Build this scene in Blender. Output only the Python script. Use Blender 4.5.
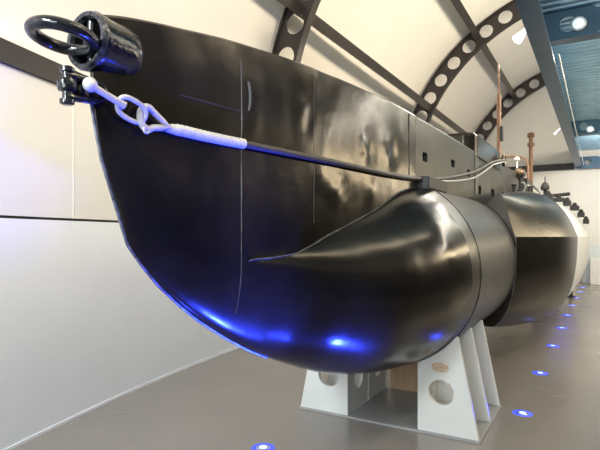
import bpy, bmesh, math, random
from mathutils import Vector, Matrix, noise
random.seed(7)
S = bpy.context.scene
for o in list(bpy.data.objects):
    bpy.data.objects.remove(o)
COL = S.collection
PI = math.pi
R_ = math.radians

# ------------------------------------------------------------------ camera
cd = bpy.data.cameras.new('camera')
cam = bpy.data.objects.new('camera', cd)
COL.objects.link(cam)
cam.location = (0, 0, 1.7)
cam.rotation_euler = (R_(90), 0, R_(30.515))
cd.sensor_width = 36
cd.lens = 509 / 600 * 36
cd.shift_y = 11 / 600
cd.clip_end = 200
S.camera = cam

# ------------------------------------------------------------------ world, light, exposure
S.view_settings.view_transform = 'Standard'
S.view_settings.look = 'None'
S.view_settings.gamma = 1
S.view_settings.use_curve_mapping = False
S.view_settings.exposure = 0.95
S.cycles.caustics_reflective = False
S.cycles.caustics_refractive = False
S.cycles.sample_clamp_indirect = 3.0
wd = bpy.data.worlds.new('world')
S.world = wd
wd.use_nodes = True
wd.node_tree.nodes['Background'].inputs[0].default_value = (0.75, 0.85, 1.0, 1)
wd.node_tree.nodes['Background'].inputs[1].default_value = 0.6


def area(name, loc, aim, sx, sy, power, col, spread=180):
    l = bpy.data.lights.new(name, 'AREA')
    l.shape = 'RECTANGLE'
    l.size, l.size_y = sx, sy
    l.energy = power
    l.color = col
    l.spread = R_(spread)
    o = bpy.data.objects.new(name, l)
    COL.objects.link(o)
    o.location = loc
    o.rotation_euler = (Vector(aim) - Vector(loc)).to_track_quat('-Z', 'Y').to_euler()
    return o


# warm uplights standing on the gallery, washing the vault
area('gallery_uplight', (1.6, 4.0, 5.15), (-4.6, 5.5, 5.6), 6.0, 1.4, 240, (1, .84, .62))
area('gallery_uplight', (1.6, 11.0, 5.15), (-4.6, 12.0, 5.6), 6.0, 1.4, 250, (1, .86, .66))
area('gallery_uplight', (1.6, 17.5, 5.15), (-4.2, 18.0, 5.6), 4.0, 1.2, 45, (1, .88, .72))
# daylight through the entrance behind the camera
area('entrance_daylight', (0.0, -5.6, 2.6), (-2.4, 5, 1.0), 4.6, 2.6, 270, (.86, .93, 1))
# added cool fill, no known lamp, to brighten the left wall
area('left_wall_fill', (-1.5, -2.4, 3.7), (-4.3, 3.0, 1.3), .9, .9, 72, (.82, .91, 1), 95)
# added warm strip by the right wall, giving the hull its gold sheen
area('hull_sheen_strip', (4.9, 14.2, 3.6), (-1.5, 14.2, 1.4), 11.0, .5, 165, (1, .82, .55))
area('floor_fill', (1.6, 9.0, 4.35), (1.2, 9.0, 0), .2, 10.0, 230, (1, .92, .80))  # added fill strip under the gallery, brightens the floor
area('end_wall_fill', (1.5, 18.2, 4.3), (0, 21.4, 1.2), 4.0, .3, 70, (1, .96, .88))  # extra unseen light added to brighten the end wall


# ------------------------------------------------------------------ materials
def mat(name, col, rough=.5, metal=0, var=0, vscale=6, rvar=0, bump=0, bscale=30, coat=0, spec=None, stretch=(1, 1, 1), bdist=.01):
    m = bpy.data.materials.new(name)
    m.use_nodes = True
    nt = m.node_tree
    b = nt.nodes['Principled BSDF']
    b.inputs['Base Color'].default_value = (*col, 1)
    b.inputs['Roughness'].default_value = rough
    b.inputs['Metallic'].default_value = metal
    b.inputs['Coat Weight'].default_value = coat
    if spec is not None:
        b.inputs['Specular IOR Level'].default_value = spec
    if var or rvar or bump:
        tc = nt.nodes.new('ShaderNodeTexCoord')
        mp = nt.nodes.new('ShaderNodeMapping')
        mp.inputs['Scale'].default_value = stretch
        nt.links.new(tc.outputs['Object'], mp.inputs[0])
        n = nt.nodes.new('ShaderNodeTexNoise')
        n.inputs['Scale'].default_value = vscale
        n.inputs['Detail'].default_value = 6
        nt.links.new(mp.outputs[0], n.inputs['Vector'])
        if var:
            r = nt.nodes.new('ShaderNodeMapRange')
            r.inputs[3].default_value = 1 - var
            r.inputs[4].default_value = 1 + var
            r.inputs[1].default_value = .3
            r.inputs[2].default_value = .7
            nt.links.new(n.outputs[0], r.inputs[0])
            x = nt.nodes.new('ShaderNodeVectorMath')
            x.operation = 'SCALE'
            x.inputs[0].default_value = col
            nt.links.new(r.outputs[0], x.inputs['Scale'])
            nt.links.new(x.outputs[0], b.inputs['Base Color'])
        if rvar:
            r = nt.nodes.new('ShaderNodeMapRange')
            r.inputs[1].default_value = .3
            r.inputs[2].default_value = .7
            r.inputs[3].default_value = max(.02, rough - rvar)
            r.inputs[4].default_value = rough + rvar
            nt.links.new(n.outputs[0], r.inputs[0])
            nt.links.new(r.outputs[0], b.inputs['Roughness'])
        if bump:
            n2 = nt.nodes.new('ShaderNodeTexNoise')
            n2.inputs['Scale'].default_value = bscale
            n2.inputs['Detail'].default_value = 4
            nt.links.new(mp.outputs[0], n2.inputs['Vector'])
            bp = nt.nodes.new('ShaderNodeBump')
            bp.inputs['Strength'].default_value = bump
            bp.inputs['Distance'].default_value = bdist
            nt.links.new(n2.outputs[0], bp.inputs['Height'])
            nt.links.new(bp.outputs[0], b.inputs['Normal'])
    return m


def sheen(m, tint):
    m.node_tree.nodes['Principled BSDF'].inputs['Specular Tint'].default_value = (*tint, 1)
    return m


def emit(name, col, strength):
    m = bpy.data.materials.new(name)
    m.use_nodes = True
    b = m.node_tree.nodes['Principled BSDF']
    b.inputs['Base Color'].default_value = (*col, 1)
    b.inputs['Emission Color'].default_value = (*col, 1)
    b.inputs['Emission Strength'].default_value = strength
    return m


M = dict(
    hull=mat('black_hull_paint', (.006, .0057, .0053), .21, 0, .35, 2.5, .05, .25, 18, bdist=.003, spec=.28),
    casing=mat('satin_casing_paint', (.034, .035, .035), .36, .35, .3, 3.0, .05, .2, 14, bdist=.005, spec=.22),
    band=mat('worn_steel_band', (.055, .053, .047), .34, .5, .3, 5, .04, .12, 30, stretch=(1, 3, .6), bdist=.003),
    charge=mat('black_charge_paint', (.007, .006, .005), .26, .0, .15, 2, .02, .03, 6, bdist=.003, spec=.26),
    pale=mat('pale_grey_charge_paint', (.62, .63, .63), .4, 0, .08, 3),
    gloss=mat('gloss_black_fitting', (.006, .007, .009), .14, 0, 0, 8, .05, .6, 45, bdist=.004),
    scraped=mat('scraped_bare_steel', (.16, .175, .19), .35, .7, .5, 30, .1, .6, 60, bdist=.003),
    rimsteel=mat('chipped_rim_paint', (.05, .055, .06), .2, .5, .6, 40, .1, .8, 70, bdist=.004),
    weld=mat('weld_bead', (.018, .018, .017), .4, .1, .4, 60, .1, .8, 90, bdist=.004),
    galv=mat('galvanised_silver', (.44, .44, .42), .45, .2, .15, 20, .1, .3, 60, bdist=.002),
    rope=mat('whitewashed_rope', (.50, .50, .48), .65, 0, .12, 30, 0, .7, 120, bdist=.003),
    wire=mat('dark_wire_rope', (.05, .045, .04), .5, .2, .3, 50, 0, .7, 150, bdist=.003),
    stand=mat('cream_stand_paint', (.60, .61, .565), .42, 0, .03, 4),
    stand_in=mat('grey_base_paint', (.30, .30, .285), .35, 0, .06, 4),
    copper=mat('copper_plaque', (.58, .46, .34), .5, .1, .25, 60, 0, .5, 120, bdist=.002),
    engraved=mat('engraved_letters', (.30, .16, .09), .6),
    wood=mat('brown_board', (.36, .23, .13), .5, 0, .15, 4, stretch=(8, 1, 1)),
    wall=mat('white_wall_paint', (.74, .75, .77), .6, 0, .02, 2),
    panel=mat('cream_panel', (.68, .66, .60), .55, 0, .02, 2),
    vault=mat('cream_vault_lining', (.86, .83, .76), .6, 0, .02, 1.5),
    endw=mat('end_wall_paint', (.76, .75, .71), .6, 0, .02, 1.5),
    darkwall=mat('dark_gallery_wall', (.035, .03, .026), .7),
    darkwood=mat('dark_brown_rail', (.016, .012, .012), .45, 0, .2, 5),
    rib=mat('brown_black_steel', (.024, .018, .016), .45, .1, .15, 5),
    purlin=mat('brown_grey_purlin', (.06, .05, .044), .3, .4, .15, 5),
    blue=mat('slate_blue_steel', (.038, .10, .165), .4, .2, .15, 3),
    deckp=mat('blue_grey_decking', (.30, .49, .62), .35, .3, .12, 3),
    conduit=mat('pale_conduit', (.6, .65, .66), .4, .3),
    brass=mat('tarnished_bronze', (.12, .085, .05), .35, .7, .3, 20),
    brown=mat('rusty_brown_mast', (.22, .12, .07), .55, .1, .25, 12),
    white=mat('white_fitting', (.8, .8, .78), .4),
    black=mat('matt_black', (.012, .012, .012), .55),
    led=emit('blue_led_lens', (.16, .26, 1.0), 4),
    ledhalo=emit('blue_spill_halo', (.03, .06, .9), .9),  # glow standing in for the blue spill on the floor around each light
    lamp=emit('lit_lamp_glass', (.9, .95, 1), .8),
    lampdim=emit('bulkhead_lamp_glass', (.75, .9, 1), .3),
    chrome=mat('brushed_bezel', (.5, .5, .52), .3, .9),
    floor=None,
)


def floor_mat():
    m = bpy.data.materials.new('polished_resin_floor')
    m.use_nodes = True
    nt = m.node_tree
    b = nt.nodes['Principled BSDF']
    tc = nt.nodes.new('ShaderNodeTexCoord')
    n = nt.nodes.new('ShaderNodeTexNoise')
    n.inputs['Scale'].default_value = .9
    n.inputs['Detail'].default_value = 2
    nt.links.new(tc.outputs['Object'], n.inputs['Vector'])
    cr = nt.nodes.new('ShaderNodeValToRGB')
    cr.color_ramp.elements[0].position = .3
    cr.color_ramp.elements[0].color = (.225, .206, .182, 1)
    cr.color_ramp.elements[1].position = .7
    cr.color_ramp.elements[1].color = (.245, .225, .199, 1)
    nt.links.new(n.outputs[0], cr.inputs[0])
    nt.links.new(cr.outputs[0], b.inputs['Base Color'])
    n2 = nt.nodes.new('ShaderNodeTexNoise')
    n2.inputs['Scale'].default_value = 1.1
    n2.inputs['Detail'].default_value = 1
    nt.links.new(tc.outputs['Object'], n2.inputs['Vector'])
    r = nt.nodes.new('ShaderNodeMapRange')
    r.inputs[3].default_value = .22
    r.inputs[4].default_value = .30
    nt.links.new(n2.outputs[0], r.inputs[0])
    nt.links.new(r.outputs[0], b.inputs['Roughness'])
    return m


M['floor'] = floor_mat()
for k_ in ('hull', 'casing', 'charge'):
    sheen(M[k_], (1, .88, .68) if k_ != 'casing' else (1, .98, .92))  # gold of the warm reflections put into the specular tint


# ------------------------------------------------------------------ mesh helpers
class MB:
    def __init__(s):
        s.v = []
        s.f = []

    def add(s, vs, fs):
        k = len(s.v)
        s.v += [tuple(p) for p in vs]
        s.f += [tuple(i + k for i in f) for f in fs]

    def box(s, a, b, rot=None, org=None):
        (x0, y0, z0), (x1, y1, z1) = a, b
        vs = [Vector(p) for p in ((x0, y0, z0), (x1, y0, z0), (x1, y1, z0), (x0, y1, z0), (x0, y0, z1), (x1, y0, z1), (x1, y1, z1), (x0, y1, z1))]
        if rot is not None:
            org = Vector(org)
            vs = [org + rot @ (p - org) for p in vs]
        s.add(vs, [(0, 3, 2, 1), (4, 5, 6, 7), (0, 1, 5, 4), (1, 2, 6, 5), (2, 3, 7, 6), (3, 0, 4, 7)])

    def loft(s, secs, closed=True, caps=True):
        n = len(secs[0])
        vs = [p for q in secs for p in q]
        fs = []
        for i in range(len(secs) - 1):
            for j in range(n if closed else n - 1):
                a, b = i * n + j, i * n + (j + 1) % n
                fs.append((a, b, b + n, a + n))
        if caps:
            fs.append(tuple(range(n - 1, -1, -1)))
            fs.append(tuple((len(secs) - 1) * n + j for j in range(n)))
        s.add(vs, fs)

    def tube(s, path, r, n=12, loop=False, caps=True, rr=None):
        P = [Vector(p) for p in path]
        m = len(P)
        secs = []
        up = None
        for i in range(m):
            if loop:
                t = P[(i + 1) % m] - P[i - 1]
            else:
                t = P[min(i + 1, m - 1)] - P[max(i - 1, 0)]
            t.normalize()
            if up is None:
                up = Vector((0, 0, 1)) if abs(t.z) < .9 else Vector((1, 0, 0))
            x = t.cross(up)
            x.normalize()
            y = x.cross(t)
            y.normalize()
            up = y
            q = rr[i] if rr else r
            secs.append([P[i] + q * (math.cos(2 * PI * k / n) * x + math.sin(2 * PI * k / n) * y) for k in range(n)])
        if loop:
            secs.append(secs[0])
            s.loft(secs, True, False)
        else:
            s.loft(secs, True, caps)

    def lathe(s, prof, org, axis=(0, 0, 1), n=32, caps=True):
        ax = Vector(axis).normalized()
        x = ax.orthogonal().normalized()
        y = ax.cross(x)
        org = Vector(org)
        s.loft([[org + ax * h + r * (math.cos(2 * PI * k / n) * x + math.sin(2 * PI * k / n) * y) for k in range(n)] for r, h in prof], True, caps)

    def prism(s, poly, d):
        d = Vector(d)
        a = [Vector(p) for p in poly]
        n = len(a)
        s.add(a + [p + d for p in a], [tuple(range(n - 1, -1, -1)), tuple(range(n, 2 * n))] + [(i, (i + 1) % n, (i + 1) % n + n, i + n) for i in range(n)])

    def ball(s, c, r, n=16):
        rx, ry, rz = r if isinstance(r, tuple) else (r, r, r)
        c = Vector(c)
        secs = []
        for i in range(n + 1):
            a = -PI / 2 + PI * i / n
            q = max(math.cos(a), .02)
            secs.append([c + Vector((rx * q * math.cos(2 * PI * k / (2 * n)), ry * q * math.sin(2 * PI * k / (2 * n)), rz * math.sin(a))) for k in range(2 * n)])
        s.loft(secs)

    def cells(s, fmap, ncell, hole, cs, th, n=24):
        """row of square-ish cells, each pierced by a round hole. fmap(i+s, t, side) -> point;
        s,t in cell units, hole = radius in cell units; cs = half height in cell units"""
        for i in range(ncell):
            ring, rect = [], []
            for k in range(n):
                a = 2 * PI * (k + .5) / n
                ca, sa = math.cos(a), math.sin(a)
                ring.append((hole * ca, hole * sa))
                q = min(.5 / abs(ca) if abs(ca) > 1e-6 else 9, cs / abs(sa) if abs(sa) > 1e-6 else 9)
                rect.append((q * ca, q * sa))
            # square corners
            rect2 = []
            for (x, y) in rect:
                if abs(abs(x) - .5) < .12 and abs(abs(y) - cs) < .12 * cs * 2:
                    x, y = math.copysign(.5, x), math.copysign(cs, y)
                rect2.append((x, y))
            F = [fmap(i + .5 + x, y, 0) for x, y in ring]
            Fo = [fmap(i + .5 + x, y, 0) for x, y in rect2]
            B = [fmap(i + .5 + x, y, 1) for x, y in ring]
            Bo = [fmap(i + .5 + x, y, 1) for x, y in rect2]
            vs = F + Fo + B + Bo
            fs = []
            for k in range(n):
                l = (k + 1) % n
                fs += [(k, n + k, n + l, l), (2 * n + l, 3 * n + l, 3 * n + k, 2 * n + k), (k, l, 2 * n + l, 2 * n + k)]
                if abs(rect2[k][1]) > cs - 1e-4 and abs(rect2[l][1]) > cs - 1e-4:
                    fs.append((n + k, 3 * n + k, 3 * n + l, n + l))
            s.add(vs, fs)

    def build(s, name, m, parent=None, smooth=35, bevel=0, weld=1e-5):
        me = bpy.data.meshes.new(name)
        me.from_pydata([tuple(p) for p in s.v], [], s.f)
        bm = bmesh.new()
        bm.from_mesh(me)
        if weld:
            bmesh.ops.remove_doubles(bm, verts=bm.verts, dist=weld)
        bmesh.ops.recalc_face_normals(bm, faces=bm.faces)
        if bevel:
            es = [e for e in bm.edges if len(e.link_faces) == 2 and e.calc_face_angle() > R_(40)]
            bmesh.ops.bevel(bm, geom=es, offset=bevel, segments=2, affect='EDGES', clamp_overlap=True)
        for f in bm.faces:
            f.smooth = smooth > 0
        for e in bm.edges:
            e.smooth = not (len(e.link_faces) == 2 and e.calc_face_angle() > R_(smooth))
        bm.to_mesh(me)
        bm.free()
        me.materials.append(m)
        o = bpy.data.objects.new(name, me)
        COL.objects.link(o)
        if parent is not None:
            o.parent = parent
            o.matrix_parent_inverse = Matrix()
            loc = Vector()
            q = parent
            while q is not None:
                loc += q.location
                q = q.parent
            me.transform(Matrix.Translation(-loc))
        return o


def tag(o, label, cat, group=None):
    o['label'] = label
    o['category'] = cat
    if group:
        o['group'] = group
    return o


def thing(name, loc, label, cat, group=None):
    o = bpy.data.objects.new(name, None)
    o.empty_display_size = .1
    o.location = loc
    COL.objects.link(o)
    return tag(o, label, cat, group)


def struct(mb, name, m, **k):
    o = mb.build(name, m, **k)
    o['kind'] = 'structure'
    return o


def interp(tab, x, c=1):
    """monotone cubic through (x, value) rows, column c"""
    n = len(tab)
    if x <= tab[0][0]:
        return tab[0][c]
    if x >= tab[-1][0]:
        return tab[-1][c]
    d = [(tab[i + 1][c] - tab[i][c]) / (tab[i + 1][0] - tab[i][0]) for i in range(n - 1)]
    m = [d[0]] + [0 if d[i - 1] * d[i] <= 0 else 2 * d[i - 1] * d[i] / (d[i - 1] + d[i]) for i in range(1, n - 1)] + [d[-1]]
    for i in range(n - 1):
        if x <= tab[i + 1][0]:
            h = tab[i + 1][0] - tab[i][0]
            t = (x - tab[i][0]) / h
            return ((2 * t ** 3 - 3 * t ** 2 + 1) * tab[i][c] + (t ** 3 - 2 * t ** 2 + t) * h * m[i]
                    + (-2 * t ** 3 + 3 * t ** 2) * tab[i + 1][c] + (t ** 3 - t ** 2) * h * m[i + 1])


# ------------------------------------------------------------------ room
YE = 21.4           # end wall
WALL = [(-6, -2.5), (-3, -2.75), (-1, -3.02), (.6, -3.5), (2.33, -4.05), (4.28, -4.49), (6.18, -4.73), (9, -4.93), (12, -5.0), (YE, -5.0)]


def xw(y):
    return interp(WALL, y)


ys = [-6 + i * (YE + 6) / 60 for i in range(61)]
mb = MB()
mb.box((-6, -6.2, -.12), (5.2, YE + .2, 0))
struct(mb, 'floor', M['floor'])


def strip(prof, closed=True):
    """profile of (offset into room, z) swept along the curved left wall"""
    m_ = MB()
    m_.loft([[(xw(y) + dx, y, z) for dx, z in prof] for y in ys], closed, closed)
    return m_


struct(strip([(0, 0), (0, 1.84), (-.2, 1.84), (-.2, 0)]), 'wall_left', M['wall'])
struct(strip([(-.012, 1.864), (-.012, 3.06), (-.2, 3.06), (-.2, 1.864)]), 'wall_left_upper', M['panel'])
struct(strip([(-.03, 1.838), (-.03, 1.868), (-.2, 1.868), (-.2, 1.838)]), 'trim_1', M['black'])  # black strip put in for the shadow gap under the upper panel
struct(strip([(.03, 3.055), (.03, 3.235), (-.2, 3.235), (-.2, 3.055)]), 'trim_2', M['darkwood'])
struct(strip([(.012, 0), (.012, .025), (-.1, .025), (-.1, 0)]), 'baseboard_left', M['wall'])
mb = MB()
for yy in (3.02, 5.6, 8.2, 10.8, 13.4, 16.0, 18.6):
    mb.box((xw(yy) - .014, yy - .004, 1.87), (xw(yy) - .008, yy + .004, 3.04))
struct(mb, 'trim_3', M['panel'])

ZS, RV = 3.2, 4.9
mb = MB()
secs = []
for y in ys:
    a = [(xw(y) if k < 16 else -5.0 * 0 + 5.0, 0) for k in range(33)]
    row = []
    for k in range(33):
        t = PI * k / 32
        hx = -xw(y) + .03 if k <= 16 else 5.03
        row.append((-hx * math.cos(t), y, ZS + RV * math.sin(t)))
    for k in range(32, -1, -1):
        t = PI * k / 32
        hx = -xw(y) + .18 if k <= 16 else 5.18
        row.append((-hx * math.cos(t), y, ZS + (RV + .15) * math.sin(t)))
    secs.append(row)
mb.loft(secs)
struct(mb, 'ceiling', M['vault'])
mb = MB()
arc = [(-5.3 * math.cos(PI * k / 32), YE, ZS + 5.1 * math.sin(PI * k / 32)) for k in range(33)]
mb.prism([(-5.3, YE, 0)] + arc + [(5.3, YE, 0)], (0, .2, 0))
struct(mb, 'wall_end', M['endw'])
mb = MB()
arc = [(-5.3 * math.cos(PI * k / 32), -6.2, ZS + 5.1 * math.sin(PI * k / 32)) for k in range(33)]
mb.prism([(-5.3, -6.2, 0)] + arc + [(5.3, -6.2, 0)], (0, .2, 0))
struct(mb, 'wall_back', M['darkwall'])
mb = MB()
mb.box((5.0, -6, 0), (5.2, YE, 3.24))
struct(mb, 'wall_right', M['darkwall'])
mb = MB()
mb.box((-4.98, YE - .10, 4.16), (-.82, YE + .02, 4.40))
struct(mb, 'trim_4', M['darkwood'], bevel=.008)

# ------------------------------------------------------------------ roof arches and purlins
RIBS = [(6.85, 'dark perforated steel roof arch nearest the bow, rising from behind its deck'),
        (14.0, 'middle perforated steel roof arch with a row of round holes, amidships'),
        (20.7, 'farthest perforated steel roof arch, close to the end wall')]
for Y, lab in RIBS:
    root = thing('roof_arch', (0, Y, ZS), lab, 'roof arch', 'perforated roof arches')
    k = 27
    sx = (-xw(Y) - .05) / 4.9

    def fm(s, t, side):
        a = PI * s / k
        r = 4.64 + t * .53
        return (-r * sx * math.cos(a) if a < PI / 2 else -r * math.cos(a), Y - .02 + side * .04, ZS + r * math.sin(a))
    mb = MB()
    mb.cells(fm, k, .32, .44, .04)
    mb.build('web_plate', M['rib'], root)
    for nm, r0, r1, w in (('inner_flange', 4.385, 4.41, .075), ('outer_flange', 4.86, 4.885, .075)):
        mb = MB()
        secs = []
        for i in range(65):
            a = PI * i / 64
            q = sx if a < PI / 2 else 1
            secs.append([(-r0 * q * math.cos(a), Y - w, ZS + r0 * math.sin(a)), (-r0 * q * math.cos(a), Y + w, ZS + r0 * math.sin(a)),
                         (-r1 * q * math.cos(a), Y + w, ZS + r1 * math.sin(a)), (-r1 * q * math.cos(a), Y - w, ZS + r1 * math.sin(a))])
        mb.loft(secs)
        mb.build(nm, M['rib'], root)
PUR = [(-4.10, 5.26, 'lower roof purlin, brown steel rail running along the vault just above the deck'),
       (-2.82, 7.0, 'higher roof purlin, brown steel rail crossing the middle arch near its crown')]
for x, z, lab in PUR:
    root = thing('roof_purlin', (x, 0, z), lab, 'purlin', 'roof purlins')
    a = math.atan2(z - ZS, x)
    rot = Matrix.Rotation(PI / 2 - a, 3, 'Y')
    mb = MB()
    mb.box((x - .06, 3.0, z - .09), (x + .06, YE, z + .09), rot, (x, 10, z))
    mb.build('rail', M['purlin'], root, bevel=.012)
    mb = MB()
    mb.box((x - .085, 3.0, z - .105), (x + .085, YE, z - .088), rot, (x, 10, z))
    mb.build('flange', M['purlin'], root)

# ------------------------------------------------------------------ gallery (walkway overhead)
YG = YE - .04
gal = thing('overhead_walkway', (-.75, 12, 4.2), 'slate blue steel walkway overhead with corrugated underside, along the right', 'walkway')
mb = MB()
mb.box((-.78, 3.2, 4.2), (-.56, YG, 4.225))
mb.box((-.76, 3.2, 4.225), (-.73, YG, 4.90))
mb.box((-.78, 3.2, 4.90), (-.56, YG, 4.925))
mb.build('edge_beam', M['blue'], gal)
mb = MB()
prof = []
p = .19
n = int((YG - 3.2) / p)
for i in range(n):
    y = 3.2 + i * p
    prof += [(y, 4.80), (y + .07, 4.80), (y + .095, 4.86), (y + .165, 4.86)]
lo = [(-.73, y, z) for y, z in prof]
hi = [(4.6, y, z) for y, z in prof]
lo2 = [(-.73, y, z + .03) for y, z in prof]
hi2 = [(4.6, y, z + .03) for y, z in prof]
mb.loft([lo, hi, hi2, lo2, lo], False, False)
mb.build('corrugated_deck', M['deckp'], gal, smooth=10)
for Y, z0 in ((7.9, 4.40), (15.6, 4.42), (21.15, 4.16)):
    mb = MB()

    def fm(s, t, side):
        return (-.73 + s * .713, Y - .015 + .03 * side, z0 + .21 + t * .713)
    mb.cells(fm, 7, .15, .29, .03)
    c = mb.build('cellular_beam', M['blue'], gal)
    mb = MB()
    mb.box((-.73, Y - .11, z0 - .02), (4.3, Y + .11, z0 + .005))
    mb.build('beam_flange', M['blue'], c)
mb = MB()
mb.tube([(-.50, 7.95 + i * .6, 4.24) for i in range(13)], .013, 8)
mb.build('conduit', M['conduit'], gal)
mb = MB()
mb.tube([(-.50, 15.7, 4.24), (-.50, 21.0, 4.24)], .013, 8)
mb.build('conduit', M['conduit'], gal)


# ------------------------------------------------------------------ submarine
XC = -1.7
SUB = thing('midget_submarine', (XC, 6, 0), 'black steel midget submarine with sharp bow, resting on cream stands', 'submarine')
WT = [(1.288, .012), (1.34, .03), (1.6, .06), (2.1, .12), (2.7, .22), (3.4, .31), (4.2, .36), (4.6, .38), (6, .41), (9, .42), (16, .42)]
KEEL = [(1.288, 2.34), (1.299, 2.19), (1.341, 2.0), (1.40, 1.846), (1.47, 1.662), (1.638, 1.482), (1.90, 1.288), (2.315, 1.061), (2.75, .885), (3.3, .70), (3.9, .59), (4.4, .54)]
DECK = [(1.288, 2.56), (1.45, 2.60), (1.7, 2.64), (2.08, 2.69), (2.55, 2.713), (4.2, 2.725), (6.2, 2.72)]
CONE = [(1.3, .01, 2.45), (1.6, .02, 1.9), (1.9, .085, 1.66), (2.15, .128, 1.56), (2.5, .222, 1.48), (2.83, .40, 1.385), (3.44, .655, 1.325), (3.9, .785, 1.355), (4.4, .845, 1.385)]


def section(Y, na=26, nb=16):
    w = interp(WT, Y)
    zk = interp(KEEL, Y)
    zd = interp(DECK, Y)
    rh = interp(CONE, Y, 1)
    zc = interp(CONE, Y, 2)
    rh = max(rh, w * 1.0005)
    zc = min(max(zc, zk + .015), zd - .06)
    rv = zc - zk
    phi = math.acos(min(1, w / rh))
    pts = []
    for i in range(na + 1):
        a = -PI / 2 + (PI / 2 + phi) * i / na
        pts.append((rh * math.cos(a), zc + (rv if a < 0 else rh) * math.sin(a)))
    z0 = pts[-1][1]
    for i in range(1, nb + 1):
        t = i / nb
        pts.append((w, z0 + (zd - .012 - z0) * t))
    pts.append((max(w - .012, w * .5), zd))
    pts.append((0, zd + .004))
    return pts, z0


DENT = [(2.60, 2.44, .03, .010), (2.50, 2.38, .025, -.010), (3.30, 2.40, .03, -.011), (3.40, 2.22, .03, .010), (3.62, 2.30, .035, .013), (3.75, 2.42, .03, -.010), (2.80, 2.10, .025, -.010), (2.92, 1.97, .028, .010), (3.15, 2.05, .03, .009), (2.2, 2.36, .03, .009),
        (2.55, 2.42, .05, .012), (2.62, 2.38, .035, -.010), (3.25, 2.33, .07, .014), (3.35, 2.28, .05, -.012), (3.55, 2.38, .10, .010), (3.75, 2.32, .08, -.012),
        (2.75, 2.07, .05, .010), (2.85, 2.0, .06, .012), (3.0, 2.02, .05, -.009), (3.35, 2.03, .06, .010), (2.2, 2.45, .05, .008), (2.7, 2.62, .04, .008)]


def dent(y, z):
    d = .0045 * noise.noise((y * 3.1, z * 3.3, 3.7)) + .0022 * noise.noise((y * 9, z * 9, 1.2))
    for a, b, r, h in DENT:
        q = ((y - a) ** 2 + (z - b) ** 2) / (r * r)
        if q < 6:
            d += h * math.exp(-q * 1.6)
    return d


def bowY():
    out = []
    y = 1.288
    while y < 4.19:
        out.append(y)
        y += .006 if y < 1.42 else (.02 if y < 2 else .035)
    return out + [4.2]


mb = MB()
secs = []
chine = []
for Y in bowY():
    pts, z0 = section(Y)
    fade = min(1, (Y - 1.288) / .3)
    row = []
    full = [(x, z) for x, z in pts]
    rt = [(XC + x + (dent(Y, z) * fade if .03 < x else 0), Y, z) for x, z in full]
    lf = [(XC - x, Y, z) for x, z in full[1:-1]][::-1]
    secs.append(rt + lf)
    if Y > 2.12:
        w = interp(WT, Y)
        chine.append((XC + w + dent(Y, z0) + .002, Y, z0))
mb.loft(secs)
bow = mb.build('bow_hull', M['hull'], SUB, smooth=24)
bow['label'] = 'sharp black bow with dented plating'

mb = MB()
sp = [(XC, y - .004, z - .002) for y, z in [(1.288, 2.30), (1.288, 2.25), (1.299, 2.19), (1.32, 2.09), (1.341, 2.0), (1.40, 1.846), (1.47, 1.662), (1.55, 1.57), (1.638, 1.482), (1.76, 1.385), (1.90, 1.288), (2.1, 1.172), (2.315, 1.061), (2.5, .982)]]
mb.tube(sp, .007, 8)
b = mb.build('stem_edge', M['scraped'], bow)
b['label'] = 'scraped bare steel stem edge'


def bead(path, r=.006, name='weld_seam', m=None, parent=bow):
    P = []
    for i in range(len(path) - 1):
        a, b_ = Vector(path[i]), Vector(path[i + 1])
        k = max(1, int((b_ - a).length / .03))
        P += [a.lerp(b_, j / k) for j in range(k)]
    P.append(Vector(path[-1]))
    m_ = MB()
    m_.tube(P, r, 6, rr=[r * random.uniform(.6, 1.35) for _ in P])
    return m_.build(name, m or M['weld'], parent)


def side(Y, z, off=0):
    pts, z0 = section(Y)
    if z >= z0:
        return (XC + interp(WT, Y) + dent(Y, z) + off, Y, z)
    for (x0, a), (x1, b_) in zip(pts, pts[1:]):
        if a <= z <= b_ and b_ > a:
            return (XC + x0 + (x1 - x0) * (z - a) / (b_ - a) + dent(Y, z) + off, Y, z)
    return (XC + pts[0][0], Y, z)


bead(chine, .006)
bead([side(2.09, 2.6 - i * .05) for i in range(27)], .0035)
bead([side(1.70 + .38 * i / 10, 2.335) for i in range(11)], .003)
bead([side(2.68, 2.68 - i * .05) for i in range(19)], .0018)
bead([side(2.14 + .012 * math.sin(i), 2.5 - i * .05) for i in range(4)], .007)
bead([side(4.05, 2.70 - i * .05) for i in range(11)], .008)

# pressure hull with its worn bright band
CR, CZ = .845, 1.385


def ring(Y, r, z=CZ, n=72):
    return [(XC + r * math.cos(2 * PI * k / n), Y, z + r * math.sin(2 * PI * k / n)) for k in range(n)]


mb = MB()
mb.loft([ring(4.15, interp(CONE, 4.15, 1) - .004, interp(CONE, 4.15, 2)), ring(4.4, CR)] + [ring(4.4 + .1 * i, CR) for i in range(1, 21)])
ph = mb.build('pressure_hull', M['band'], SUB)
ph['label'] = 'worn grey cylindrical hull section'
mb = MB()
mb.loft([ring(6.4, CR - .03), ring(13.4, CR - .03), ring(14.6, .74, 1.42), ring(15.6, .55, 1.48), ring(16.4, .30, 1.55), ring(16.8, .08, 1.6)])
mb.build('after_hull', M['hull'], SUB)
bead([(XC + (CR + .001) * math.cos(a), 4.42, CZ + (CR + .001) * math.sin(a)) for a in [R_(-85 + i * 4) for i in range(37)]], .007, 'weld_seam', M['weld'], ph)
mb = MB()
mb.loft([ring(6.36, CR + .012), ring(6.40, CR + .012), ring(6.40, CR - .02), ring(6.36, CR - .02)] , True, False)
mb.build('rim', M['band'], ph)

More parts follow.
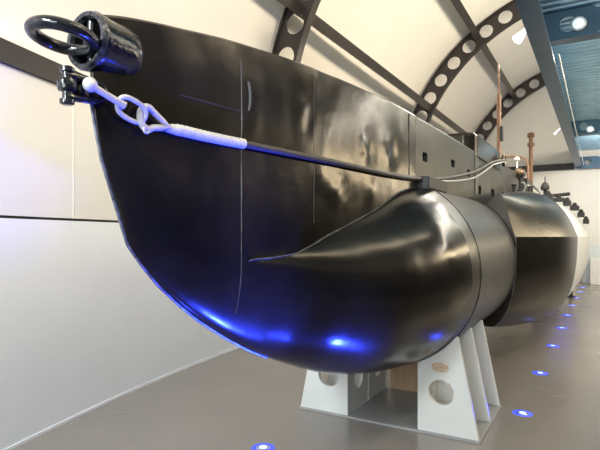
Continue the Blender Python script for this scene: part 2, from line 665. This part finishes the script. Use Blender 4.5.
# casing (free flooding superstructure)
def cas(Y, zt, zb=1.9, rx=.03):
    w = interp(WT, Y)
    q = [(w, zb), (w, zt - rx), (w - rx * .3, zt - rx * .3), (w - rx, zt), (0, zt + .01)]
    return [(XC + x, Y, z) for x, z in q] + [(XC - x, Y, z) for x, z in q[:-1][::-1]]


CTOP = [(4.2, 2.725), (4.6, 2.725), (5.0, 2.724), (5.5, 2.722), (6.0, 2.72), (6.6, 2.73), (7.2, 2.76), (8, 2.80), (9, 2.83), (10, 2.85), (12, 2.87), (13.6, 2.84), (14.6, 2.7), (15.2, 2.45)]
HOLES = [(a, b_, c * 1.3, d * 1.15) for a, b_, c, d in [(4.42, 2.395, .062, .038), (5.30, 2.445, .07, .035), (5.98, 2.42, .07, .036), (6.55, 2.27, .12, .05), (7.45, 2.30, .12, .05), (8.3, 2.32, .1, .05)]]
ZB = 1.9
cy = sorted(set([a for a, _ in CTOP] + [h[0] - h[2] for h in HOLES] + [h[0] + h[2] for h in HOLES]))
mb = MB()
pk = MB()


def cw_(y):
    return XC + interp(WT, y)


for a, b_ in zip(cy, cy[1:]):
    ta, tb = interp(CTOP, a), interp(CTOP, b_)
    for sg in (1, -1):
        X = lambda y, d=0: XC + sg * (interp(WT, y) - d)
        # deck edge round and deck
        mb.add([(X(a), a, ta - .03), (X(b_), b_, tb - .03), (X(b_, .009), b_, tb - .009), (X(a, .009), a, ta - .009)], [(0, 1, 2, 3)])
        mb.add([(X(a, .009), a, ta - .009), (X(b_, .009), b_, tb - .009), (X(b_, .03), b_, tb), (X(a, .03), a, ta)], [(0, 1, 2, 3)])
        mb.add([(X(a, .03), a, ta), (X(b_, .03), b_, tb), (XC, b_, tb + .01), (XC, a, ta + .01)], [(0, 1, 2, 3)])
        hl = [h for h in HOLES if abs((a + b_) / 2 - h[0]) < h[2]] if sg == 1 else []
        if not hl:
            mb.add([(X(a), a, ZB), (X(b_), b_, ZB), (X(b_), b_, tb - .03), (X(a), a, ta - .03)], [(0, 1, 2, 3)])
            continue
        y0, z0, hw, hh = hl[0][:4]
        N8 = 24
        oc, re = [], []
        for k in range(N8):
            t = 2 * PI * (k + .5) / N8
            ca, sa = math.cos(t), math.sin(t)
            oc.append((y0 + hw * .78 * math.copysign(abs(ca) ** .4, ca), z0 + hh * .95 * math.copysign(abs(sa) ** .4, sa)))
            q = 1 / max(abs(ca), abs(sa))
            ry, rz = ca * q, sa * q
            if abs(abs(ry) - 1) < .24 and abs(abs(rz) - 1) < .24:
                ry, rz = math.copysign(1, ry), math.copysign(1, rz)
            re.append((y0 + hw * ry, z0 + hh * 1.6 * rz))
        vs = [(cw_(y), y, z) for y, z in oc] + [(cw_(y), y, z) for y, z in re]
        mb.add(vs, [(k, (k + 1) % N8, N8 + (k + 1) % N8, N8 + k) for k in range(N8)])
        zl, zh = z0 - hh * 1.6, z0 + hh * 1.6
        mb.add([(X(a), a, ZB), (X(b_), b_, ZB), (X(b_), b_, zl), (X(a), a, zl)], [(0, 1, 2, 3)])
        mb.add([(X(a), a, zh), (X(b_), b_, zh), (X(b_), b_, tb - .03), (X(a), a, ta - .03)], [(0, 1, 2, 3)])
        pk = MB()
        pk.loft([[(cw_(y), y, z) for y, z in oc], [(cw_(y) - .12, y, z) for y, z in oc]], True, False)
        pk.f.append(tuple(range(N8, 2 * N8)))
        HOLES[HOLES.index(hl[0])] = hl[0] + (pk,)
for Y, zt in (CTOP[-1],):
    q = cas(Y, zt)
    mb.add(q, [tuple(range(len(q)))])
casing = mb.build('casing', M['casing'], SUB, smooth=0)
casing['label'] = 'satin grey deck casing with vent holes'
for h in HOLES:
    h[4].build('vent_hole', M['black'], casing)  # pocket coloured black for the shade inside the hole

# raised fairing on the casing
mb = MB()
q = []
for k in range(13):
    a = PI / 2 * k / 12
    q.append((.435 - .16 + .16 * math.sin(a), 6.22 + .16 - .16 * math.cos(a)))
for k in range(13):
    a = PI / 2 * k / 12
    q.append((.435 - .4 + .4 * math.cos(a), 7.9 + .4 * math.sin(a)))
pl = q + [(-x, y) for x, y in q[::-1]]
mb.loft([[(XC + x, y, 2.66) for x, y in pl], [(XC + x, y, 2.90 + .012 * (y - 6.2)) for x, y in pl], [(XC + x * .93, 7.2 + (y - 7.2) * .97, 2.94 + .012 * (y - 6.2)) for x, y in pl]])
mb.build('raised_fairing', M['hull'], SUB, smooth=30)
mb = MB()
mb.box((XC + .405, 6.28, 2.2), (XC + .422, 6.46, 2.72))
mb.build('joint_strap', M['band'], casing)
mb = MB()
mb.box((XC + .352, 4.25, 2.10), (XC + .46, 4.85, 2.21))
mb.build('saddle_clip', M['black'], SUB, bevel=.01)

# explosive side charge strapped to the hull
FR = [(.46, 2.06), (.58, 2.17), (.67, 2.20), (.73, 2.06), (.775, 1.88), (.830, 1.69), (.833, 1.5), (.825, 1.25), (.79, 1.0), (.74, .82), (.66, .68), (.58, .60), (.45, .60)]
FU = [(.40, 2.22), (.68, 2.38), (.90, 2.36), (1.12, 2.21), (1.28, 1.97), (1.395, 1.69), (1.39, 1.45), (1.37, 1.2), (1.32, .92), (1.22, .66), (1.06, .50), (.86, .42), (.5, .48)]


def dens(P):
    out = []
    for (a, b_) in zip(P, P[1:]):
        for j in range(4):
            out.append((a, b_, j / 4))
    return out + [(P[-1], P[-1], 0)]


def smoothpts(P, brk=5):
    """Catmull-Rom in two runs that meet in a crease"""
    out = []
    for run in (P[:brk + 1], P[brk:]):
        n = len(run)
        for i in range(n - 1):
            p0, p1, p2, p3 = run[max(i - 1, 0)], run[i], run[i + 1], run[min(i + 2, n - 1)]
            for j in range(4):
                t = j / 4
                out.append(tuple(.5 * (2 * p1[c] + (p2[c] - p0[c]) * t + (2 * p0[c] - 5 * p1[c] + 4 * p2[c] - p3[c]) * t * t + (3 * p1[c] - p0[c] - 3 * p2[c] + p3[c]) * t ** 3) for c in (0, 1)))
    return out + [P[-1]]


fr, fu = smoothpts(FR), smoothpts(FU)


def chsec(Y, t, k=1.0):
    s = [(a[0] + (b_[0] - a[0]) * t, a[1] + (b_[1] - a[1]) * t) for a, b_ in zip(fr, fu)]
    inner = [(.45, .95), (.6, 1.4), (.5, 1.9)]
    return [(XC + x * k, Y, z) for x, z in s + inner]


ch = MB()
ch.loft([chsec(6.52 + 2.7 * i / 24, math.sin(PI / 2 * (i / 24) ** .95) ** .92 if i else 0) for i in range(25)])
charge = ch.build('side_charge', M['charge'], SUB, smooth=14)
charge['label'] = 'dark curved side charge bulging from hull'
mb = MB()
mb.loft([chsec(9.221, .995)] + [chsec(Y, 1, k) for Y, k in ((9.6, 1.0), (11, 1.03), (13, 1.06), (14.4, 1.06), (15.4, 1.02))] + [chsec(16.2, .8, .95), chsec(16.6, .3, .9)])
b = mb.build('charge_body', M['pale'], charge, smooth=20)
b['label'] = 'pale grey after body of side charge'
mb = MB()
mb.tube([(XC + x + .006, 6.52, z) for x, z in fr[20:44]], .007, 6)
b = mb.build('edge_strip', M['scraped'], charge)

# hawse tube at the stem head
mb = MB()
TZ, TY = 2.452, 1.265
mb.lathe([(.085, .15), (.088, .012), (.095, .0), (.108, -.002), (.114, .014), (.113, .03), (.110, .06), (.108, .15), (.100, .19), (.07, .225), (.02, .235)], (XC, TY, TZ), (0, 1, -.02), 40, False)
tube = mb.build('hawse_tube', M['gloss'], SUB, smooth=50)
tube['label'] = 'gloss black flared hawse tube'
mb = MB()
mb.lathe([(.086, .012), (.092, -.004), (.108, -.006), (.1155, .012), (.112, .018), (.09, .02)], (XC, TY, TZ), (0, 1, -.02), 40, False)
b = mb.build('tube_rim', M['rimsteel'], tube)
mb = MB()
mb.lathe([(.02, .13), (.086, .132), (.086, .145), (.02, .15)], (XC, TY, TZ), (0, 1, -.02), 32)
mb.build('tube_bulkhead', M['black'], tube)

mb = MB()
mb.lathe([(.018, -.088), (.018, .088)], (XC - .01, TY + .035, TZ), (0, 0, 1), 14)
mb.box((XC - .03, TY + .01, TZ - .03), (XC + .012, TY + .06, TZ + .01))
mb.build('cross_pin', M['gloss'], tube)

# deck gear further aft
mast = MB()
mast.tube([(-1.42, 8.8, 2.8), (-1.42, 8.8, 4.0)], .034, 10)
mast.tube([(-1.42, 8.8, 4.0), (-1.42, 8.8, 4.5)], .015, 8)
b = mast.build('whip_mast', M['brown'], SUB)
b['label'] = 'thin brown mast rising from the deck'
mb = MB()
mb.box((-1.40, 8.76, 3.25), (-1.36, 8.86, 3.48))
mb.build('mast_clamp', M['black'], b)
mb = MB()
mb.tube([(-1.5, 14.0, 2.7), (-1.5, 14.0, 4.18), (-1.5, 14.0, 4.2)], .048, 12)
mb.lathe([(.075, 4.18), (.085, 4.2), (.085, 4.26), (.06, 4.3)], (-1.5, 14.0, 0), n=14)
mb.lathe([(.055, 3.95), (.085, 3.96), (.085, 4.04), (.055, 4.05)], (-1.5, 14.0, 0), n=14)
per = mb.build('periscope', M['brown'], SUB)
per['label'] = 'rusty brown periscope tube'
mb = MB()
mb.tube([(-1.45, 12.2, 2.8), (-1.45, 12.2, 3.26), (-1.43, 12.2, 3.38), (-1.33, 12.2, 3.45), (-1.5, 12.0, 3.47), (-1.75, 11.8, 3.44)][:4] + [(-1.6, 12.1, 3.46), (-1.85, 12, 3.44)], .028, 8)
MB2 = MB()
pth = [(-1.23, 11.0, 2.8), (-1.23, 11.0, 3.10), (-1.26, 11.0, 3.21), (-1.35, 11.0, 3.27), (-1.5, 10.9, 3.29), (-1.62, 10.9, 3.28)]
MB2.tube(pth, .024, 8)
b = MB2.build('vent_pipe', M['brown'], SUB)
# valve with a round bronze body
mb = MB()
mb.ball((-1.25, 9.9, 2.83), (.10, .12, .10), 12)
mb.lathe([(.03, -.10), (.03, -.06), (.06, -.055), (.06, -.02)], (-1.14, 9.9, 2.83), (1, 0, 0), 12)
v = mb.build('round_valve', M['brass'], SUB)
v['label'] = 'round bronze valve body'
mb = MB()
mb.lathe([(.012, 0), (.012, .16), (.045, .17), (.05, .19), (.03, .22), (.01, .23)], (-1.29, 9.9, 2.90), n=12)
mb.build('valve_stem', M['white'], v)
for dx, dy, z0, z1, rr in ((.13, -.3, 2.45, 2.66, .022), (.13, 0, 2.42, 2.76, .03), (.15, .3, 2.44, 2.72, .025), (.15, .75, 2.42, 2.62, .026), (.15, 1.2, 2.42, 2.66, .022), (.13, -1.0, 2.35, 2.50, .026)):
    mb = MB()
    X, Y = XC + .42 + dx, 9.5 + dy
    mb.lathe([(rr * 1.8, z0 - .1), (rr * 1.8, z0 + .02), (rr, z0 + .03), (rr, z1 - .03), (rr * 1.6, z1 - .02), (rr * 1.6, z1)], (X, Y, 0), n=12)
    mb.build('deck_post', M['black'], SUB)
mb = MB()
lp = [(XC + .58 + .055 * math.cos(a), 9.2, 2.52 + .075 * math.sin(a)) for a in [2 * PI * k / 20 for k in range(20)]]
mb.tube(lp, .012, 8, loop=True)
mb.build('lifting_eye', M['galv'], SUB)
for k, (dx, zz) in enumerate(((.47, 2.70), (.50, 2.62), (.47, 2.54))):
    mb = MB()
    mb.tube([(XC + dx, 10.1, zz + .02), (XC + dx, 10.6, zz), (XC + dx, 14.6, zz - .05)], .022, 8)
    mb.build('deck_pipe', M['white'], SUB)
# row of dark clamps along the top edge of the charge
for x, y, z, a, b_, c in ((.86, 10.6, 2.44, .12, .22, .09), (1.0, 11.2, 2.42, .16, .15, .06), (1.14, 11.4, 2.36, .10, .2, .08), (1.24, 12.2, 2.30, .12, .22, .08), (1.34, 12.8, 2.18, .10, .2, .09), (1.42, 13.6, 2.05, .09, .2, .09)):
    mb = MB()
    a, b_, c = a * .7, b_ * .7, c * .75
    mb.box((XC + x - a, y - b_, z - c), (XC + x + a, y + b_, z + c * .6))
    mb.lathe([(.05, c * .6), (.05, c * .6 + .03), (.03, c * .6 + .05), (.03, c * .6 + .07)], (XC + x, y, z), n=10)
    mb.build('charge_clamp', M['black'], charge, bevel=.015)
mb = MB()
mb.lathe([(.03, 2.35), (.03, 2.56), (.075, 2.58), (.08, 2.63), (.05, 2.70), (.02, 2.72), (.010, 2.73), (.010, 2.83)], (XC + .80, 10.7, 0), n=14)
mb.build('mushroom_vent', M['black'], SUB)
mb = MB()
mb.tube([(XC + .80, 11.6, 2.52), (XC + 1.18, 11.6, 2.55)], .035, 8)
mb.build('cross_handle', M['black'], SUB)

# fairlead eye on the casing that takes the tow rope
mb = MB()
fy, fz = 7.85, 2.80
lp = [(XC + .50 + .0 * k, fy + .075 * math.cos(2 * PI * k / 20), fz + .075 * math.sin(2 * PI * k / 20)) for k in range(20)]
mb.tube(lp, .022, 10, loop=True)
mb.box((XC + .36, fy - .05, fz - .03), (XC + .49, fy + .05, fz + .03))
b = mb.build('fairlead_eye', M['brass'], SUB)

# ------------------------------------------------------------------ towing gear at the bow
def oval(c, u, v, a, b_, n=36, p=2.0):
    c, u, v = Vector(c), Vector(u).normalized(), Vector(v).normalized()
    out = []
    for k in range(n):
        t = 2 * PI * k / n
        cs, sn = math.cos(t), math.sin(t)
        out.append(c + u * a * math.copysign(abs(cs) ** (2 / p), cs) + v * b_ * math.copysign(abs(sn) ** (2 / p), sn))
    return out


mb = MB()
mb.tube(oval((XC + .0, 1.172, 2.432), (.86, .507, -.10), (-.5, .86, -.10), .106, .106), .0235, 14, loop=True)
tr = mb.build('towing_ring', M['gloss'])
tag(tr, 'large gloss black oval towing ring sticking out of the hawse tube', 'ring')

# black bow shackle under the tube
sh = thing('bow_shackle', (XC, 1.25, 2.26), 'black U shackle with a cross pin at the stem head, under the towing ring', 'shackle')
mb = MB()
U = [(XC + .035, 1.16, 2.298), (XC + .04, 1.20, 2.300), (XC + .045, 1.26, 2.298), (XC + .05, 1.30, 2.285), (XC + .052, 1.318, 2.262), (XC + .05, 1.30, 2.236), (XC + .045, 1.26, 2.222), (XC + .04, 1.20, 2.219), (XC + .035, 1.16, 2.219)]
mb.tube(U, .0125, 10)
mb.build('shackle_bow', M['gloss'], sh)
mb = MB()
mb.lathe([(.020, 2.19), (.026, 2.194), (.026, 2.208), (.017, 2.211), (.017, 2.236), (.031, 2.240), (.034, 2.25), (.034, 2.268), (.031, 2.28), (.017, 2.284), (.017, 2.306), (.026, 2.309), (.026, 2.324), (.020, 2.328)], (XC + .03, 1.165, 0), n=20)
mb.build('shackle_pin', M['gloss'], sh)
mb = MB()
mb.lathe([(.03, -.036), (.034, -.03), (.034, .03), (.03, .036)], (XC, 1.235, 2.26), (0, 0, 1), 18)
mb.box((XC - .012, 1.235, 2.23), (XC + .012, 1.31, 2.29))
mb.build('stem_lug', M['gloss'], sh)

for ch_ in sh.children:
    ch_.location.z -= .012

# silver links
def link(path_c, u, v, a, b_, r, name, label, m, p=2.6):
    m_ = MB()
    m_.tube(oval(path_c, u, v, a, b_, 32, p), r, 10, loop=True)
    return tag(m_.build(name, m), label, 'chain link', 'silver chain links at the bow')


bs = thing('swivel_bar', (XC + .08, 1.29, 2.24), 'silver ball ended bar hooked in the black shackle at the stem', 'shackle bar')
mb = MB()
mb.ball((XC + .075, 1.228, 2.260), (.025, .028, .028), 12)
mb.build('ball_end', M['galv'], bs)
mb = MB()
mb.tube([(XC + .078, 1.24, 2.254), (XC + .082, 1.285, 2.240), (XC + .086, 1.33, 2.226), (XC + .088, 1.372, 2.213)], .014, 10, rr=[.015, .013, .014, .018])
mb.build('bar', M['galv'], bs)
link((XC + .09, 1.41, 2.203), (.06, 1, -.28), (.45, .1, .9), .066, .038, .0105, 'chain_link', 'silver oval chain link between ball ended bar and rope eye', M['galv'])

th = thing('rope_thimble', (XC + .08, 1.53, 2.18), 'silver teardrop thimble gripping the white end of the tow rope', 'thimble')
mb = MB()
tear = []
cy, cz = 1.495, 2.188
for k in range(28):
    a = R_(50) + R_(260) * k / 27
    tear.append((XC + .086, cy + .040 * math.cos(a), cz + .046 * math.sin(a)))
tip = (XC + .095, 1.605, 2.168)
full = [Vector(tip)] + [Vector(p) for p in tear]
full = [Vector(tip).lerp(full[1], t) for t in (0, .33, .66)] + full[1:] + [full[-1].lerp(Vector(tip), t) for t in (.33, .66)]
mb.tube(full, .0145, 10, loop=True)
mb.build('teardrop_eye', M['galv'], th)
mb = MB()
mb.tube(oval((XC + .094, 1.482, 2.138), (0, 1, 0), (0, 0, 1), .014, .014, 16, 2), .006, 8, loop=True)
mb.build('small_lug', M['galv'], th)

# tow rope along the side
RP = [(1.60, 2.168), (1.70, 2.170), (1.80, 2.168), (1.95, 2.167), (2.07, 2.168), (2.3, 2.167), (2.5, 2.164), (2.9, 2.160), (3.43, 2.155), (3.9, 2.165), (4.2, 2.182), (4.5, 2.205), (4.8, 2.24), (5.1, 2.278), (5.6, 2.355), (6.17, 2.45), (6.6, 2.545), (7.1, 2.66), (7.5, 2.745), (7.84, 2.80)]


def rp(Y, off):
    z = interp(RP, Y)
    return (XC + interp(WT, Y) + max(dent(Y, z) if Y < 4.2 else 0, 0) + off + (.09 if Y > 7.3 else 0) * min(1, (Y - 7.3) / .3) * 1, Y, z)


rope = thing('tow_rope', (XC + .2, 2.5, 2.16), 'long tow rope, white near the bow then dark, strung along the hull side', 'rope')
mb = MB()
n = 60
pa = [rp(1.60 + (2.08 - 1.60) * i / n, .022) for i in range(n + 1)]
mb.tube(pa, .02, 10, rr=[(.017 + .008 * min(1, i / 8)) * (1 + .06 * math.sin(i * 1.9)) for i in range(n + 1)])
b = mb.build('served_end', M['rope'], rope)
b['label'] = 'white served end of rope'
mb = MB()
n = 220
pa = [rp(2.08 + (7.84 - 2.08) * i / n, .022) for i in range(n + 1)]
mb.tube(pa, .019, 9)
mb.build('wire_length', M['wire'], rope)
mb = MB()
pa = [rp(4.6 + (7.84 - 4.6) * i / 60, .024) for i in range(61)]
mb.tube([(x, y, z - .055 * math.sin(PI * i / 60) - .01) for i, (x, y, z) in enumerate(pa)], .012, 7)
mb.build('spare_strand', M['galv'], rope)


# ------------------------------------------------------------------ stands
def stand(sx, Y0, label, plaque=False, dark=False, n=3, dy=.5):
    """one half of a cradle: upright plates cut to the hull and an inner web"""
    x0, x1b = .335, .845          # inner and outer offsets at the floor
    xt = .66                      # outer offset at the top
    r = CR + .004
    root = thing('hull_stand', (XC + sx * .6, Y0 + .5, 0), label, 'stand', 'cradle stands under the hull')
    ztop = CZ - math.sqrt(r * r - xt * xt)
    for i in range(n):
        Y = Y0 + i * dy
        hc = (.537, .37)
        hr = .108
        m_ = MB()
        # outline: counterclockwise, sampled by angle around the hole
        outl = [(x0, .02), (x1b, .02), (xt + .018, ztop - .004)] + [(xt - (xt - x0) * k / 10, CZ - math.sqrt(r * r - (xt - (xt - x0) * k / 10) ** 2)) for k in range(11)]
        segs = list(zip(outl, outl[1:] + outl[:1]))
        N = 48
        ang = sorted(set([round(2 * PI * k / N, 5) for k in range(N)] + [round(math.atan2(p[1] - hc[1], p[0] - hc[0]) % (2 * PI), 5) for p in outl]))
        ring_, rim = [], []
        for a in ang:
            d = (math.cos(a), math.sin(a))
            best = 9
            for (p, q) in segs:
                ex, ey = q[0] - p[0], q[1] - p[1]
                den = d[0] * ey - d[1] * ex
                if abs(den) < 1e-9:
                    continue
                t = ((p[0] - hc[0]) * ey - (p[1] - hc[1]) * ex) / den
                s_ = ((p[0] - hc[0]) * d[1] - (p[1] - hc[1]) * d[0]) / den
                if t > 0 and -1e-4 <= s_ <= 1 + 1e-4:
                    best = min(best, t)
            rim.append((hc[0] + d[0] * best, hc[1] + d[1] * best))
            ring_.append((hc[0] + d[0] * hr, hc[1] + d[1] * hr))
        k = len(ang)
        F = lambda P, y: [(XC + sx * p[0], y, p[1]) for p in P]
        vs = F(ring_, Y) + F(rim, Y) + F(ring_, Y + .042) + F(rim, Y + .042)
        fs = []
        for a in range(k):
            b2 = (a + 1) % k
            fs += [(a, k + a, k + b2, b2), (2 * k + b2, 3 * k + b2, 3 * k + a, 2 * k + a), (a, b2, 2 * k + b2, 2 * k + a), (k + a, 3 * k + a, 3 * k + b2, k + b2)]
        m_.add(vs, fs)
        p_ = m_.build('cradle_plate', M['stand'], root, smooth=30)
        if i == 0 and plaque:
            m_ = MB()
            pc = (XC + sx * .530, .585)
            ov = [(pc[0] + .074 * math.copysign(abs(math.cos(t)) ** .8, math.cos(t)), Y - .006, pc[1] + .040 * math.copysign(abs(math.sin(t)) ** .8, math.sin(t))) for t in [2 * PI * q / 40 for q in range(40)]]
            m_.prism(ov, (0, .007, 0))
            pq = m_.build('oval_plaque', M['copper'], p_)
            pq['label'] = 'small oval copper plaque'
            m_ = MB()
            m_.tube([(pc[0] + .066 * math.cos(t), Y - .006, pc[1] + .033 * math.sin(t)) for t in [2 * PI * q / 40 for q in range(40)]], .0018, 6, loop=True)
            for row, zz in enumerate((.014, -.001, -.015)):
                xx = -.045 if row == 1 else -.034
                while xx < (.045 if row == 1 else .034):
                    w_ = random.uniform(.003, .007)
                    m_.box((pc[0] + xx, Y - .0075, pc[1] + zz - .004), (pc[0] + xx + w_, Y - .005, pc[1] + zz + .004))
                    xx += w_ + .003
            m_.build('engraving', M['engraved'], pq)
    # inner web with a hole in each bay
    m_ = MB()
    L = dy * (n - 1)
    zt = CZ - math.sqrt(r * r - x0 * x0)
    H = zt - .02
    cw = L / (n - 1)

    def fm(s, t, sd):
        return (XC + sx * (x0 + .005 + .03 * sd), Y0 + .02 + s * (cw - .002), .02 + H / 2 + t * cw)
    m_.cells(fm, n - 1, .20, H / 2 / cw, .03)
    m_.build('inner_web', M['stand'], root, smooth=30)
    return root


stand(1, 4.33, 'cream steel cradle stand under the hull with an oval copper plaque', True)
stand(-1, 4.33, 'cream steel cradle stand on the far side of the hull, left of the brown board')
stand(1, 12.9, 'cream cradle stand far back under the stern, beside the floor lights')
mb = MB()
mb.box((XC - .86, 4.315, 0), (XC + .86, 5.39, .018))
tag(mb.build('base_plate', M['stand_in'], bevel=.004), 'flat grey steel base plate joining the two front stands', 'base plate')
mb = MB()
mb.box((XC + .26, 12.85, 0), (XC + .90, 13.95, .02))
tag(mb.build('base_plate', M['stand_in'], bevel=.004), 'flat grey base plate under the far back stand', 'base plate')
mb = MB()
mb.box((XC - .29, 5.345, .02), (XC + .29, 5.375, .53))
bd = mb.build('brown_board', M['wood'], bevel=.003)
tag(bd, 'brown wooden board standing under the keel between the front stands', 'board')
mb = MB()
mb.lathe([(.13, 0), (.13, .03), (.05, .06), (.045, .36)], (XC + 1.0, 16.0, 0), n=16)
tag(mb.build('support_prop', M['black']), 'small black prop on the floor under the far end of the submarine', 'prop')

# ------------------------------------------------------------------ blue floor lights
FL = [(-.80, 2.55), (-.78, 3.28), (-.64, 5.29), (-.64, 6.95), (-.63, 8.77), (-.61, 10.57), (-.6, 12.3), (-.58, 14.1), (-.55, 15.9), (-.52, 17.7), (-.5, 19.3), (-2.33, 3.37), (-1.45, 1.95)]
ORD = {2: 'first blue floor light beside the front stand, nearest the camera in the row', 3: 'second blue floor light in the row beside the submarine', 4: 'third blue floor light in the row beside the submarine',
       5: 'fourth blue floor light in the row beside the submarine', 6: 'fifth blue floor light in the row, under the side charge', 7: 'sixth blue floor light in the row, near the far black prop',
       8: 'seventh blue floor light, level with the far black prop', 9: 'second to last blue floor light of the row', 10: 'last blue floor light of the row, near the end wall',
       0: 'blue floor light shining up at the stem, out of frame below', 1: 'blue floor light right of the bow, out of frame below', 11: 'blue floor light in front of the left stand, at the bottom edge of the photo',
       12: 'blue floor light right under the keel of the bow, out of frame below'}
for i, (x, y) in enumerate(FL):
    root = thing('floor_light', (x, y, 0), ORD[i], 'floor light', 'blue floor lights')
    mb = MB()
    mb.lathe([(.030, .001), (.032, .006), (.048, .008), (.058, .004), (.060, 0)], (x, y, 0), n=28, caps=False)
    mb.build('bezel', M['chrome'], root)
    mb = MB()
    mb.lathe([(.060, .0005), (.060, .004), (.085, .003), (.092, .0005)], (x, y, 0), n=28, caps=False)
    mb.build('spill_ring', M['ledhalo'], root)
    mb = MB()
    mb.lathe([(.031, .001), (.030, .006), (.015, .009), (.002, .010)], (x, y, 0), n=20)
    mb.build('lens', M['led'], root)
    l = bpy.data.lights.new('floor_beam', 'SPOT')
    l.energy = {0: 480, 1: 260, 2: 6, 11: 12, 12: 45}.get(i, 14)
    l.color = (.02, .045, 1)
    l.spot_size = R_(58 if i < 2 else 95)
    l.spot_blend = .8
    l.shadow_soft_size = .05
    lo_ = bpy.data.objects.new('floor_beam', l)
    COL.objects.link(lo_)
    lo_.parent = root
    lo_.location = (0, 0, .03)
    aim_ = {0: (-1.6, 1.95, 1.25), 1: (-1.5, 2.9, .9), 2: (-1.3, 4.3, 1.0)}.get(i, (x, y, 2))
    lo_.rotation_euler = (Vector(aim_) - Vector((x, y, .03))).to_track_quat('-Z', 'Y').to_euler()

# ------------------------------------------------------------------ lamps and furniture far off
for (x, y, z), lab in (((-.25, 7.88, 4.575), 'white round lamp on the near cross beam under the blue walkway'), ((-.23, 15.58, 4.535), 'white round lamp on the far cross beam under the blue walkway')):
    root = thing('bulkhead_lamp', (x, y, z), lab, 'lamp')
    mb = MB()
    mb.lathe([(.095, 0), (.095, .04), (.075, .05), (.075, .03)], (x, y, z), (0, -1, 0), 26)
    mb.build('lamp_rim', M['conduit'], root)
    mb = MB()
    mb.lathe([(.075, .028), (.07, .045), (.04, .055), (.004, .058)], (x, y, z), (0, -1, 0), 24)
    mb.build('lamp_glass', M['lampdim'], root)
for x, y, z, r, lab in ((-1.05, 8.3, 4.70, .08, 'white lamp hanging beside the near part of the blue walkway edge'), (-1.1, 16.5, 4.70, .035, 'small white lamp beside the far part of the blue walkway edge')):
    root = thing('wall_lamp', (x, y, z), lab, 'lamp')
    mb = MB()
    mb.lathe([(r * .5, -.16), (r * .6, -.10), (r, .05), (r * .95, .06)], (x, y, z), (-.5, -.3, -.6), 18)
    mb.build('lamp_head', M['lamp'], root)
    mb = MB()
    mb.tube([(x, y, z), (x + .1, y, z + .03), (-.765, y, z + .05)], .012, 8)
    mb.build('lamp_arm', M['white'], root)
cab = thing('display_plinth', (.1, 20.9, 0), 'white display plinth with grey rear panel by the end wall', 'plinth')
mb = MB()
mb.box((-.30, 20.5, 0), (.9, 21.0, .93))
mb.build('plinth_box', M['white'], cab, bevel=.01)
mb = MB()
mb.box((-.55, 21.1, 0), (1.2, 21.3, 1.35))
b = mb.build('rear_panel', M['conduit'], cab, bevel=.01)
